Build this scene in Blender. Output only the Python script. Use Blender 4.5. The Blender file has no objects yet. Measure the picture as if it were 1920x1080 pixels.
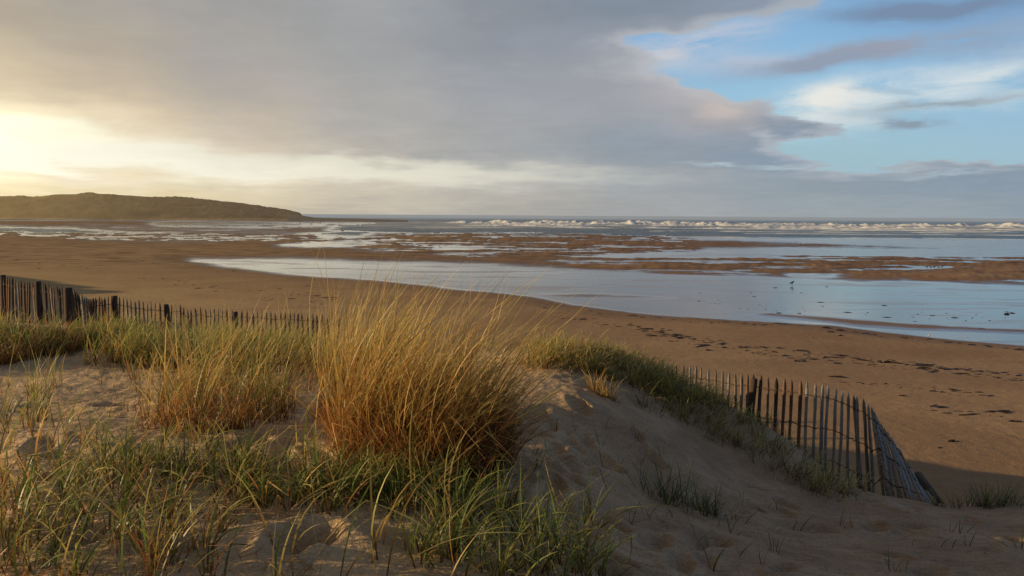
import bpy, math, random
import numpy as np
from mathutils import Matrix, Vector
R = math.radians
rng = np.random.default_rng(7)
scn = bpy.context.scene
COL = scn.collection
F = 1493.3
EYE = np.array([0.0, 0.0, 5.0])

# ------------------------------------------------------------------ camera
pitch, roll = R(5.22), R(0.35)
fw = np.array([0, math.cos(pitch), -math.sin(pitch)])
rt0 = np.array([1.0, 0, 0]); up0 = np.cross(rt0, fw)
rt = rt0*math.cos(roll) + up0*math.sin(roll)
up = up0*math.cos(roll) - rt0*math.sin(roll)
cam = bpy.data.cameras.new('camera'); camo = bpy.data.objects.new('camera', cam); COL.objects.link(camo)
cam.lens = 28; cam.sensor_width = 36; cam.clip_end = 60000; cam.clip_start = 0.05
m = Matrix.Identity(4)
for i in range(3):
    m[i][0] = rt[i]; m[i][1] = up[i]; m[i][2] = -fw[i]; m[i][3] = EYE[i]
camo.matrix_world = m
scn.camera = camo

def ray(u, v):
    d = fw + rt*(u-960)/F - up*(v-540)/F
    return d/d[1]
def at(u, v, d):                       # world point seen at (u,v) at forward distance d
    return EYE + ray(u, v)*d
def ground(u, v, z=0.0):               # world point on level z
    r = ray(u, v); return EYE + r*((z-5.0)/r[2])
def project(X, Y, Z):
    dx, dy, dz = X, Y, Z-5.0
    a = dx*rt[0]+dy*rt[1]+dz*rt[2]; b = dx*up[0]+dy*up[1]+dz*up[2]; c = dx*fw[0]+dy*fw[1]+dz*fw[2]
    c = np.where(c < 0.05, 0.05, c)
    return 960+F*a/c, 540-F*b/c

# ------------------------------------------------------------------ noise
PERM = np.random.default_rng(3).permutation(256); PERM = np.concatenate([PERM, PERM])
GR = np.array([[math.cos(a), math.sin(a)] for a in np.linspace(0, 2*math.pi, 17)[:-1]])
def perlin(x, y):
    x = np.asarray(x, float); y = np.asarray(y, float)
    xi = np.floor(x).astype(int); yi = np.floor(y).astype(int)
    xf, yf = x-xi, y-yi
    def g(ix, iy, dx, dy):
        h = PERM[(PERM[ix & 255] + iy) & 255] & 15
        return GR[h, 0]*dx + GR[h, 1]*dy
    sx = xf*xf*xf*(xf*(xf*6-15)+10); sy = yf*yf*yf*(yf*(yf*6-15)+10)
    a = g(xi, yi, xf, yf); b = g(xi+1, yi, xf-1, yf); c = g(xi, yi+1, xf, yf-1); d = g(xi+1, yi+1, xf-1, yf-1)
    return ((a+(b-a)*sx) + ((c+(d-c)*sx)-(a+(b-a)*sx))*sy)*1.5
def fbm(x, y, o=4, g=0.5):
    s = 0; a = 1.0; f = 1.0
    for k in range(o):
        s = s + a*perlin(x*f+17.3*k, y*f-9.1*k); a *= g; f *= 2.03
    return s
def sstep(a, b, x):
    t = np.clip((x-a)/(b-a), 0, 1); return t*t*(3-2*t)

# ------------------------------------------------------------------ mesh helpers
def mesh_obj(name, verts, faces, mat=None, parent=None, smooth=False, col=None):
    me = bpy.data.meshes.new(name)
    verts = np.asarray(verts, np.float32); faces = np.asarray(faces, np.int32)
    nf, k = faces.shape
    me.vertices.add(len(verts)); me.vertices.foreach_set('co', verts.ravel())
    me.loops.add(nf*k); me.loops.foreach_set('vertex_index', faces.ravel())
    me.polygons.add(nf); me.polygons.foreach_set('loop_start', np.arange(0, nf*k, k, dtype=np.int32))
    me.polygons.foreach_set('loop_total', np.full(nf, k, np.int32))
    if smooth: me.polygons.foreach_set('use_smooth', np.ones(nf, bool))
    if col is not None:
        a = me.color_attributes.new('tint', 'FLOAT_COLOR', 'POINT')
        c = np.ones((len(verts), 4), np.float32); c[:, :3] = col; a.data.foreach_set('color', c.ravel())
    me.update(); me.validate()
    if mat: me.materials.append(mat)
    o = bpy.data.objects.new(name, me); COL.objects.link(o)
    if parent: o.parent = parent
    return o
def grid_faces(nr, nc):
    i = np.arange(nr-1)[:, None]*nc + np.arange(nc-1)[None, :]
    return np.stack([i, i+1, i+nc+1, i+nc], -1).reshape(-1, 4)
class MB:
    def __init__(s): s.v = []; s.f = []; s.n = 0
    def add(s, v, f):
        s.v.append(np.asarray(v, float)); s.f.append(np.asarray(f, int)+s.n); s.n += len(v)
    def tube(s, pts, rad, n=6, flat=1.0, side=None, cap=True):
        pts = np.asarray(pts, float); k = len(pts); rad = np.broadcast_to(rad, k)
        t = np.gradient(pts, axis=0); t /= np.linalg.norm(t, axis=1)[:, None]+1e-9
        ref = np.array(side if side is not None else ([0, 0, 1.0] if abs(t[0, 2]) < .8 else [1.0, 0, 0]), float)
        V = []
        for i in range(k):
            a = ref - t[i]*np.dot(ref, t[i]); a /= np.linalg.norm(a); b = np.cross(t[i], a)
            for j in range(n):
                q = 2*math.pi*(j+.5)/n
                V.append(pts[i] + rad[i]*(a*math.cos(q) + b*math.sin(q)*flat))
        Fc = []
        for i in range(k-1):
            for j in range(n):
                Fc.append([i*n+j, i*n+(j+1) % n, (i+1)*n+(j+1) % n, (i+1)*n+j])
        if cap and n == 4: Fc += [[3, 2, 1, 0], [(k-1)*n, (k-1)*n+1, (k-1)*n+2, (k-1)*n+3]]
        elif cap:
            V += [pts[0], pts[-1]]; c0 = len(V)-2
            for j in range(0, n, 2):
                Fc.append([c0, (j+2) % n, j+1, j]); Fc.append([c0+1, (k-1)*n+j, (k-1)*n+j+1, (k-1)*n+(j+2) % n])
        s.add(V, Fc)
    def build(s, name, mat, parent=None, smooth=False):
        return mesh_obj(name, np.concatenate(s.v), np.concatenate(s.f), mat, parent, smooth)
def tag(o, label=None, cat=None, group=None, kind=None):
    if label: o['label'] = label
    if cat: o['category'] = cat
    if group: o['group'] = group
    if kind: o['kind'] = kind
    return o
def empty(name, loc):
    o = bpy.data.objects.new(name, None); COL.objects.link(o); o.location = loc; o.empty_display_size = .1
    return o
def place(o, parent):                  # world-coordinates mesh under an empty without moving it
    o.parent = parent; o.matrix_parent_inverse = Matrix.Translation(-Vector(parent.location)); return o

# ------------------------------------------------------------------ material helpers
class NT:
    def __init__(s, nt): s.t = nt
    def n(s, typ, **kw):
        nd = s.t.nodes.new(typ)
        for k, v in kw.items():
            if k == 'ins':
                for a, b in v.items(): s.set(nd.inputs[a], b)
            else: setattr(nd, k, v)
        return nd
    def set(s, inp, v):
        if isinstance(v, bpy.types.NodeSocket): s.t.links.new(v, inp)
        elif isinstance(v, bpy.types.Node): s.t.links.new(v.outputs[0], inp)
        else: inp.default_value = v
    def math(s, op, a, b=0.0, c=0.0, clamp=False):
        nd = s.n('ShaderNodeMath', operation=op, use_clamp=clamp)
        s.set(nd.inputs[0], a); s.set(nd.inputs[1], b); s.set(nd.inputs[2], c); return nd.outputs[0]
    def vm(s, op, a, b=None, c=None, sc=None):
        nd = s.n('ShaderNodeVectorMath', operation=op); s.set(nd.inputs[0], a)
        if b is not None: s.set(nd.inputs[1], b)
        if c is not None: s.set(nd.inputs[2], c)
        if sc is not None: s.set(nd.inputs['Scale'], sc)
        return nd.outputs['Value'] if op in ('DOT_PRODUCT', 'LENGTH') else nd.outputs[0]
    def mix(s, f, a, b, blend='MIX'):
        nd = s.n('ShaderNodeMix', data_type='RGBA', blend_type=blend, clamp_factor=True)
        s.set(nd.inputs[0], f); s.set(nd.inputs[6], a); s.set(nd.inputs[7], b); return nd.outputs[2]
    def mr(s, v, a, b, c=0.0, d=1.0, smooth=True):
        nd = s.n('ShaderNodeMapRange', interpolation_type='SMOOTHSTEP' if smooth else 'LINEAR')
        for i, q in enumerate((v, a, b, c, d)): s.set(nd.inputs[i], q)
        return nd.outputs[0]
    def noise(s, vec, scale, detail=4, rough=.5, dist=0.0, col=False):
        nd = s.n('ShaderNodeTexNoise', ins={'Vector': vec, 'Scale': scale, 'Detail': detail, 'Roughness': rough, 'Distortion': dist})
        return nd.outputs[1] if col else nd.outputs[0]
def c4(r, g, b): return (r, g, b, 1)
def lin(c):
    return tuple(((x/255)/12.92 if x/255 <= .04045 else ((x/255+.055)/1.055)**2.4) for x in c)
def new_mat(name):
    m = bpy.data.materials.new(name); m.use_nodes = True; m.node_tree.nodes.clear()
    t = NT(m.node_tree); out = t.n('ShaderNodeOutputMaterial'); return m, t, out

# ------------------------------------------------------------------ SUN + SKY
SUN_AZ = -91.0    # degrees from +Y towards -X
SUN_EL = 11.8
saz = R(SUN_AZ)
sdir = Vector((math.sin(saz)*math.cos(R(SUN_EL)), math.cos(saz)*math.cos(R(SUN_EL)), math.sin(R(SUN_EL))))
sl = bpy.data.lights.new('sun', 'SUN'); so = bpy.data.objects.new('sun', sl); COL.objects.link(so)
sl.energy = 5.0; sl.angle = R(0.6); sl.color = (1.0, 0.72, 0.39)
so.rotation_euler = sdir.to_track_quat('Z', 'Y').to_euler()
world = bpy.data.worlds.new('World'); scn.world = world; world.use_nodes = True
wt = NT(world.node_tree); world.node_tree.nodes.clear()
wo = wt.n('ShaderNodeOutputWorld'); bg = wt.n('ShaderNodeBackground'); wt.set(wo.inputs[0], bg.outputs[0])
D = wt.n('ShaderNodeTexCoord').outputs['Generated']
sk = wt.n('ShaderNodeTexSky', sky_type='NISHITA', sun_disc=False, sun_elevation=R(SUN_EL), sun_rotation=R(SUN_AZ))
try: sk.dust_density = 1.5; sk.ozone_density = 1.5
except Exception: pass
sx = wt.n('ShaderNodeSeparateXYZ', ins={0: D})
az = wt.math('ARCTAN2', sx.outputs[0], sx.outputs[1])
el = wt.math('ARCSINE', sx.outputs[2])
P0 = wt.n('ShaderNodeCombineXYZ', ins={0: az, 1: el, 2: 0.0}).outputs[0]
# cloud deck coordinates: direction projected on a flat layer, so clouds foreshorten to the horizon
zz = wt.math('ADD', wt.math('MAXIMUM', sx.outputs[2], 0.0), 0.09)
Q = wt.vm('DIVIDE', D, wt.n('ShaderNodeCombineXYZ', ins={0: zz, 1: zz, 2: 1.0}).outputs[0])
warp = wt.vm('SUBTRACT', wt.noise(Q, 1.1, 5, .55, 0.0, True), (0.5, 0.5, 0.5))
warp2 = wt.vm('SUBTRACT', wt.noise(P0, 9.0, 5, .6, 0.0, True), (0.5, 0.5, 0.5))
P = wt.vm('ADD', P0, wt.vm('MULTIPLY', warp, (0.13, 0.05, 0.0)))
P = wt.vm('ADD', P, wt.vm('MULTIPLY', warp2, (0.07, 0.025, 0.0)))
def azel(u, v):
    d = ray(u, v); d = d/np.linalg.norm(d); return math.atan2(d[0], d[1]), math.asin(d[2])
def blob(vec, u, v, su, sv, rot=0.0):
    a, e = azel(u, v)
    mp = wt.n('ShaderNodeMapping', vector_type='TEXTURE', ins={0: vec, 1: (a, e, 0), 2: (0, 0, R(rot)), 3: (su/F, sv/F, 1)})
    return wt.math('POWER', 0.36788, wt.vm('DOT_PRODUCT', mp.outputs[0], mp.outputs[0]))
AZR = 0.75
def table(vec, rows, smooth=True):
    """sky colour table: rows of elevation, each a ramp along the azimuth"""
    sp = wt.n('ShaderNodeSeparateXYZ', ins={0: vec})
    x = wt.mr(sp.outputs[0], -AZR, AZR, 0.0, 1.0, False)
    e = wt.math('DIVIDE', sp.outputs[1], wt.math('COSINE', wt.math('MINIMUM', wt.math('ABSOLUTE', sp.outputs[0]), .75)))
    res = None; pe = None
    for v, stops in rows:
        nd = wt.n('ShaderNodeValToRGB', ins={0: x}); cr = nd.color_ramp; cr.interpolation = 'EASE' if smooth else 'LINEAR'
        st = sorted(((math.atan((u-960)/F)+AZR)/(2*AZR), c) for u, c in stops)
        while len(cr.elements) < len(st): cr.elements.new(.5)
        for i, (p_, c) in enumerate(st):
            cr.elements[i].position = min(max(p_, 0), 1)
        for i, (p_, c) in enumerate(st): cr.elements[i].color = c4(*c)
        ev = math.atan((403.6-v)/F)
        res = nd.outputs[0] if res is None else wt.mix(wt.mr(e, pe, ev, 0, 1, smooth), res, nd.outputs[0])
        pe = ev
    return res
def LC(row): return [(u, lin(c)) for u, c in row]
CR = [(398,LC([(-60,(224,200,150)),(200,(220,202,162)),(450,(202,188,160)),(700,(184,176,162)),(940,(168,165,158)),(1200,(158,160,161)),(1500,(152,160,164)),(1960,(142,154,163))])),
 (375,LC([(-60,(232,210,162)),(200,(230,212,170)),(450,(212,198,168)),(700,(194,185,168)),(940,(175,171,162)),(1200,(158,161,163)),(1500,(148,158,165)),(1960,(138,152,164))])),
 (335,LC([(-60,(250,232,190)),(200,(236,222,190)),(450,(224,213,186)),(700,(212,205,188)),(940,(182,180,174)),(1200,(150,157,164)),(1500,(138,151,162)),(1960,(132,148,163))])),
 (285,LC([(-60,(262,254,226)),(160,(250,238,208)),(300,(226,210,182)),(450,(205,192,172)),(700,(178,173,165)),(940,(160,162,163)),(1200,(143,153,163)),(1450,(132,147,163)),(1960,(134,149,164))])),
 (225,LC([(-60,(252,234,192)),(200,(222,204,174)),(450,(190,179,164)),(700,(168,166,163)),(940,(158,160,163)),(1200,(154,158,165)),(1340,(164,162,166)),(1480,(132,146,162)),(1960,(140,155,170))])),
 (160,LC([(-60,(216,198,166)),(200,(192,178,157)),(450,(172,166,159)),(700,(161,161,161)),(940,(151,155,161)),(1100,(154,157,164)),(1280,(164,164,170)),(1500,(150,160,172))])),
 (95,LC([(-60,(198,184,158)),(200,(178,167,152)),(450,(165,161,156)),(700,(158,159,160)),(940,(140,146,155)),(1080,(142,149,160)),(1300,(160,164,174)),(1500,(150,160,172))])),
 (20,LC([(-60,(180,167,148)),(200,(166,160,151)),(450,(158,156,154)),(700,(154,156,158)),(900,(140,146,154)),(1150,(126,137,150)),(1400,(134,146,162))])),
 (-350,LC([(-60,(150,145,140)),(500,(140,142,146)),(960,(128,138,150)),(1400,(120,142,172)),(1960,(120,150,190))]))]
ccol = table(P, CR)
# fine cloud texture
tex = wt.noise(wt.vm('MULTIPLY', P0, (1.0, 3.2, 1.0)), 7.0, 7, .58, 0.35)
tex2 = wt.noise(Q, 2.4, 6, .6, .4)
tx = wt.math('ADD', wt.math('MULTIPLY', tex, .55), wt.math('MULTIPLY', tex2, .45))
ccol = wt.vm('SCALE', ccol, sc=wt.mr(tx, .32, .68, .97, 1.15, False))
# bright gap under the cloud base, left
def add_blob(base, mask, c, amt=1.0):
    return wt.mix(wt.math('MULTIPLY', mask, amt, clamp=True), base, c4(*lin(c)))
for (u, v, su, sv, rot, c, amt) in [(120,302,560,17,-1.0,(255,252,232),.95),(640,312,420,15,-1.5,(226,224,206),.85),(60,246,130,18,0,(255,252,225),.95),(-80,272,110,60,0,(300,290,250),.9),
        (120,322,200,9,0,(236,216,180),.5),(20,200,140,16,0,(255,240,205),.5),(150,285,240,22,0,(255,252,232),.7)]:
    ccol = add_blob(ccol, blob(P, u, v, su, sv, rot), c, amt)
# clear blue sky behind
BR = [(398,LC([(960,(165,190,205)),(1960,(160,188,205))])),(285,LC([(960,(160,190,210)),(1500,(162,198,212)),(1960,(160,196,216))])),
 (180,LC([(960,(150,190,220)),(1500,(158,202,230)),(1960,(150,192,222))])),(60,LC([(960,(140,180,220)),(1500,(140,186,226)),(1960,(126,170,212))])),(-350,LC([(960,(96,132,176)),(1960,(90,130,180))]))]
bcol = table(P0, BR, False)
nis = wt.vm('SCALE', sk.outputs[0], sc=0.10)
blue = wt.mix(0.85, nis, bcol)
# coverage
def CVR(row): return [(u, (c*.5+.5,)*3) for u, c in row]
CV = [(398,CVR([(960,1),(1960,1)])),(350,CVR([(960,1),(1400,.9),(1960,.95)])),(318,CVR([(1200,.95),(1450,.6),(1700,.45),(1960,.75)])),
 (296,CVR([(1200,.95),(1400,.7),(1500,.25),(1580,-.5),(1700,-.7),(1960,-.1)])),(268,CVR([(1200,.95),(1370,.75),(1440,.0),(1540,-.6),(1700,-1),(1960,-.9)])),
 (238,CVR([(1200,.95),(1400,.85),(1520,.8),(1580,.35),(1640,-.8),(1960,-1)])),(208,CVR([(1200,.95),(1330,.75),(1400,.45),(1450,-.3),(1560,-1),(1960,-1)])),
 (165,CVR([(1120,.85),(1230,.6),(1320,.15),(1380,-.5),(1500,-1),(1960,-1)])),(130,CVR([(1050,.85),(1130,.45),(1230,.0),(1300,-.6),(1450,-1),(1960,-1)])),
 (95,CVR([(1000,.9),(1130,.6),(1170,.1),(1230,-.5),(1400,-.9),(1960,-1)])),(55,CVR([(1000,1),(1260,.8),(1330,.2),(1400,-.4),(1500,-.9),(1960,-1)])),
 (5,CVR([(1000,1),(1350,.8),(1500,.2),(1600,-.5),(1960,-.8)])),(-100,CVR([(1000,1),(1500,.9),(1700,.1),(1960,-.4)])),(-400,CVR([(960,.6),(1960,.1)]))]
cov = table(P, CV)
cov = wt.math('MULTIPLY', wt.math('SUBTRACT', wt.vm('DOT_PRODUCT', cov, (1, 0, 0)), .5), 2.0)
cov = wt.math('ADD', cov, wt.math('MULTIPLY', wt.math('SUBTRACT', tx, .5), 2.3))
mask = wt.mr(cov, -.12, .30)
rim = wt.math('MULTIPLY', wt.mr(cov, -.25, .08), wt.mr(cov, .8, .15))
# thin wisps over blue
wis = wt.noise(wt.n('ShaderNodeMapping', ins={0: P0, 2: (0, 0, R(-14)), 3: (1.2, 5.0, 1)}).outputs[0], 6.0, 6, .6, .5)
for (u, v, su, sv, rot, c, amt, lo, hi) in [
        (1760,150,260,26,17,(212,222,226),1.0,.32,.62),(1560,190,80,26,4,(232,232,226),1.1,.30,.52),(1680,203,110,18,3,(215,222,222),.9,.3,.6),
        (1300,82,170,20,14,(190,196,210),1.0,.30,.58),(1400,112,120,16,3,(186,196,212),.8,.32,.62),(1240,105,90,16,6,(200,202,208),.9,.3,.6),
        (1900,170,120,20,10,(200,216,222),.7,.35,.65),
        (1640,92,170,15,5,(152,160,176),1.4,.28,.46),(1560,110,90,13,3,(146,158,178),1.3,.28,.46),
        (1780,8,150,16,-2,(120,142,170),1.3,.28,.5),(1900,60,110,22,0,(150,170,195),.6,.3,.6),
        (1760,192,90,8,6,(150,166,178),1.2,.3,.5),(1716,228,36,10,-6,(140,158,174),1.3,.28,.44),(1660,176,40,4,0,(160,178,190),.8,.3,.5),
        (1860,178,60,5,2,(168,182,192),.8,.3,.55)]:
    msk = wt.math('MULTIPLY', wt.math('MULTIPLY', blob(P, u, v, su, sv, rot), amt), wt.mr(wis, lo, hi), clamp=True)
    blue = wt.mix(msk, blue, c4(*lin(c)))
cc2 = wt.mix(wt.math('MULTIPLY', rim, .38), ccol, c4(*lin((206,208,210))))
skyc = wt.mix(mask, blue, cc2)
for (u, v, su, sv, rot, c, amt) in [(1340,203,48,20,-22,(214,200,188),.55),(1300,188,60,14,-10,(186,180,178),.3),(1230,190,60,20,0,(176,173,174),.25),
        (1325,306,40,4,0,(180,198,206),.8),(1480,308,70,4,0,(176,194,202),.7),(1790,328,60,3,0,(172,188,198),.6)]:
    skyc = add_blob(skyc, blob(P, u, v, su, sv, rot), c, amt)
# below the horizon
skyc = wt.mix(wt.mr(el, -.02, 0.0), c4(.12, .11, .10), skyc)
# unseen sky overhead and behind dimmed to lower the ambient fill
over = wt.math('MULTIPLY', wt.mr(el, .30, .75, 1.0, .50), wt.mr(wt.math('ABSOLUTE', az), .72, 1.5, 1.0, .62))
skyc = wt.vm('SCALE', skyc, sc=over)
wt.set(bg.inputs[0], skyc); bg.inputs[1].default_value = 1.0

# ------------------------------------------------------------------ MATERIALS
def sand_material(name, dune):
    m, t, out = new_mat(name)
    pos = t.n('ShaderNodeNewGeometry').outputs['Position']
    z = t.n('ShaderNodeSeparateXYZ', ins={0: pos}).outputs[2]
    n1 = t.noise(pos, .22 if not dune else 1.3, 5, .6, .4); n2 = t.noise(pos, 60, 3, .6); n3 = t.noise(pos, 4.5, 5, .6)
    if dune:
        sh = t.mr(t.n('ShaderNodeSeparateXYZ', ins={0: pos}).outputs[0], -.4, 1.2)  # right side of the dune: shade painted into the sand colour
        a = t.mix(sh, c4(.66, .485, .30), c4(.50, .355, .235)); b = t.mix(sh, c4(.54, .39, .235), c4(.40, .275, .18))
    else:
        Xp = t.n('ShaderNodeSeparateXYZ', ins={0: pos}).outputs[0]
        gold = t.mr(t.math('ADD', Xp, t.math('MULTIPLY', n1, 12)), -30, 22)  # golden glare from the left painted into the sand colour
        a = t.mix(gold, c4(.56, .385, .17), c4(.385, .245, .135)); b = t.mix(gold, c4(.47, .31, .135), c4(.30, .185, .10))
    base = t.mix(t.mr(n1, .35, .65), a, b)
    base = t.mix(t.mr(n3, .35, .7, 0, .35), base, c4(.22, .15, .10))
    base = t.vm('SCALE', base, sc=t.mr(n2, .3, .7, .8, 1.2, False))
    bs = t.n('ShaderNodeBsdfPrincipled')
    if not dune:
        zn = t.math('ADD', z, t.math('MULTIPLY', t.math('SUBTRACT', n1, .5), .035))
        wet = t.mr(zn, .075, .006)
        damp = t.mr(zn, .34, .05)
        base = t.mix(t.math('MULTIPLY', damp, .55), base, c4(.20, .105, .055))
        Yp = t.n('ShaderNodeSeparateXYZ', ins={0: pos}).outputs[1]
        rib = t.noise(t.vm('MULTIPLY', pos, (.30, 1.0, 1.0)), .75, 6, .68, .6)
        base = t.mix(t.math('MULTIPLY', t.math('MULTIPLY', t.mr(rib, .47, .60), .8), t.math('MULTIPLY', t.mr(Yp, 60, 85), t.mr(z, .40, .22))), base, c4(.10, .05, .03))
        base = t.mix(t.math('MULTIPLY', wet, .8), base, c4(.075, .045, .032))
        t.set(bs.inputs['Roughness'], t.mr(wet, 0, 1, .9, .12, False))
        t.set(bs.inputs['Specular IOR Level'], t.mr(wet, 0, 1, .15, .6, False))
        h = t.math('ADD', t.math('MULTIPLY', t.noise(pos, 3.0, 6, .65), .05), t.math('MULTIPLY', n2, .004))
        bp = t.n('ShaderNodeBump', ins={'Strength': t.mr(wet, 0, 1, .7, .05, False), 'Distance': 1.0, 'Height': h})
    else:
        spec = t.mr(t.noise(pos, 140, 2, .5), .66, .72, 0, .5)
        base = t.mix(spec, base, c4(.09, .06, .045))
        bs.inputs['Roughness'].default_value = .95; bs.inputs['Specular IOR Level'].default_value = .1
        rip = t.noise(t.vm('MULTIPLY', pos, (1.0, 2.6, 1.0)), 7.0, 5, .6, 1.0)
        h = t.math('ADD', t.math('MULTIPLY', rip, .035), t.math('MULTIPLY', n2, .006))
        h = t.math('ADD', h, t.math('MULTIPLY', t.noise(pos, 17, 4, .65), .018))
        h = t.math('ADD', h, t.math('MULTIPLY', n3, .06))
        bp = t.n('ShaderNodeBump', ins={'Strength': .8, 'Distance': 1.0, 'Height': h})
    t.set(bs.inputs['Base Color'], base); t.set(bs.inputs['Normal'], bp.outputs[0]); t.set(out.inputs[0], bs.outputs[0])
    return m
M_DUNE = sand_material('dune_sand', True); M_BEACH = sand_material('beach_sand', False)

def water_material():
    m, t, out = new_mat('sea_water')
    pos = t.n('ShaderNodeNewGeometry').outputs['Position']
    Y = t.n('ShaderNodeSeparateXYZ', ins={0: pos}).outputs[1]
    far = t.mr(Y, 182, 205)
    bs = t.n('ShaderNodeBsdfPrincipled')
    st = t.noise(t.vm('MULTIPLY', pos, (.22, 1.0, 1.0)), .10, 6, .62, .5)
    st2 = t.noise(t.vm('MULTIPLY', pos, (.5, 1.0, 1.0)), .9, 4, .6)
    foam = t.math('MULTIPLY', t.mr(t.math('ADD', st, t.math('MULTIPLY', st2, .22)), t.mr(Y, 250, 330, .70, .58, False), t.mr(Y, 250, 330, .80, .70, False)), t.math('MULTIPLY', t.mr(Y, 225, 275), t.mr(Y, 700, 520)))
    shal = t.noise(t.vm('MULTIPLY', pos, (.22, 1.0, 1.0)), .45, 5, .6, .8)
    base = t.mix(far, t.mix(t.mr(shal, .45, .65), c4(.05, .05, .05), c4(.17, .12, .085)), c4(.06, .085, .095))
    base = t.mix(foam, base, c4(.80, .81, .82))
    t.set(bs.inputs['Base Color'], base)
    rr = t.math('ADD', t.math('ADD', t.mr(far, 0, 1, .04, .28, False), t.mr(shal, .48, .62, 0, .16)), t.math('MULTIPLY', foam, .6))
    t.set(bs.inputs['Roughness'], rr); bs.inputs['IOR'].default_value = 1.33
    h1 = t.noise(t.vm('MULTIPLY', pos, (.5, 1.0, 1.0)), 3.2, 4, .6, .4)
    h2 = t.noise(t.vm('MULTIPLY', pos, (.35, 1.0, 1.0)), .35, 6, .65, .3)
    h = t.math('ADD', t.math('MULTIPLY', h1, .006), t.math('MULTIPLY', t.math('MULTIPLY', h2, far), 1.3))
    bp = t.n('ShaderNodeBump', ins={'Strength': 1.0, 'Distance': 1.0, 'Height': h})
    t.set(bs.inputs['Normal'], bp.outputs[0])
    em = t.n('ShaderNodeEmission', ins={0: c4(.285, .295, .30), 1: 1.0})   # sea haze painted in as emission, thicker with distance
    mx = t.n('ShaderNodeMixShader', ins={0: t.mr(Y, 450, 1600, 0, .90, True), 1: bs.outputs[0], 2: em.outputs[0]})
    t.set(out.inputs[0], mx.outputs[0]); return m
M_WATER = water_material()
def simple(name, c1, c2, scale=30, rough=.8, stretch=(1, 1, 1), bump=.0, haze=None, coord='Object'):
    m, t, out = new_mat(name)
    co = t.n('ShaderNodeTexCoord').outputs['Object']
    n = t.noise(t.vm('MULTIPLY', co, stretch), scale, 6, .65, .3)
    bs = t.n('ShaderNodeBsdfPrincipled'); bs.inputs['Roughness'].default_value = rough; bs.inputs['Specular IOR Level'].default_value = .25
    t.set(bs.inputs['Base Color'], t.mix(t.mr(n, .32, .68), c4(*c1), c4(*c2)))
    if bump:
        bp = t.n('ShaderNodeBump', ins={'Strength': 1.0, 'Distance': bump, 'Height': n}); t.set(bs.inputs['Normal'], bp.outputs[0])
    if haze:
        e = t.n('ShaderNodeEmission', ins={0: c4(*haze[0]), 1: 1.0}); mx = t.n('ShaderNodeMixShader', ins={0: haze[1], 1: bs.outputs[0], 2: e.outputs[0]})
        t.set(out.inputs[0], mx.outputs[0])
    else: t.set(out.inputs[0], bs.outputs[0])
    return m
M_WOOD = simple('weathered_paling', (.30, .25, .20), (.11, .08, .06), 14, .85, (3, 3, .35), .004)
M_WOODG = simple('silvered_paling', (.36, .36, .37), (.15, .145, .15), 14, .85, (3, 3, .35), .004)
M_WOODR = simple('reddish_paling', (.24, .13, .08), (.09, .045, .03), 14, .85, (3, 3, .35), .004)
M_ORANGE = simple('orange_paling', (.60, .27, .06), (.40, .17, .04), 14, .8, (3, 3, .35), .004)
M_POST = simple('dark_post_wood', (.10, .07, .055), (.04, .028, .022), 10, .9, (3, 3, .3), .006)
M_WIRE = simple('rusty_wire', (.06, .04, .03), (.03, .02, .018), 60, .7)
M_WEED = simple('dry_seaweed', (.035, .022, .016), (.015, .010, .008), 40, .6, (1, 1, 1), .01)
M_FOAM = simple('sea_foam', (.90, .91, .93), (.70, .73, .76), .22, .9, (.5, 1, 1.6), .25)
def hill_material():
    m, t, out = new_mat('headland_scrub')
    pos = t.n('ShaderNodeNewGeometry').outputs['Position']; sp = t.n('ShaderNodeSeparateXYZ', ins={0: pos})
    n = t.noise(pos, .09, 6, .65, .4); n2 = t.noise(t.vm('MULTIPLY', pos, (.35, 1, 1)), .035, 4, .6)
    base = t.mix(t.mr(n, .35, .66), c4(.03, .027, .014), c4(.17, .12, .055))
    base = t.mix(t.math('MULTIPLY', t.mr(n2, .52, .62), .5), base, c4(.20, .15, .07))
    lowz = t.math('ADD', sp.outputs[2], t.math('MULTIPLY', n2, 5.0))
    base = t.mix(t.mr(lowz, 4.3, 3.2), base, c4(.30, .21, .13))
    bs = t.n('ShaderNodeBsdfPrincipled', ins={'Base Color': base, 'Roughness': .95})
    bp = t.n('ShaderNodeBump', ins={'Strength': 1.0, 'Distance': 1.2, 'Height': n}); t.set(bs.inputs['Normal'], bp.outputs[0])
    e = t.n('ShaderNodeEmission', ins={0: t.mix(t.mr(sp.outputs[0], -430, -160), c4(.36, .24, .10), c4(.20, .14, .08)), 1: 1.0})  # aerial haze painted in as emission, stronger and more golden to the left
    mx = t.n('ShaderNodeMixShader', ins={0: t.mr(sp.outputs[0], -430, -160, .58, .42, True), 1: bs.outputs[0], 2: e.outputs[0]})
    t.set(out.inputs[0], mx.outputs[0]); return m
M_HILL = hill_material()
M_ROCK = simple('headland_rock', (.12, .09, .06), (.05, .04, .03), .2, .95, (1, 1, 1), .3, ((.19, .15, .11), .45))  # last argument veils the rock with painted distance haze
M_CROW = simple('black_feathers', (.02, .02, .022), (.01, .01, .011), 30, .5)
M_GULL = simple('white_feathers', (.75, .74, .72), (.6, .6, .6), 30, .6)
M_BEAK = simple('beak', (.45, .25, .05), (.3, .15, .04), 30, .5)
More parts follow.
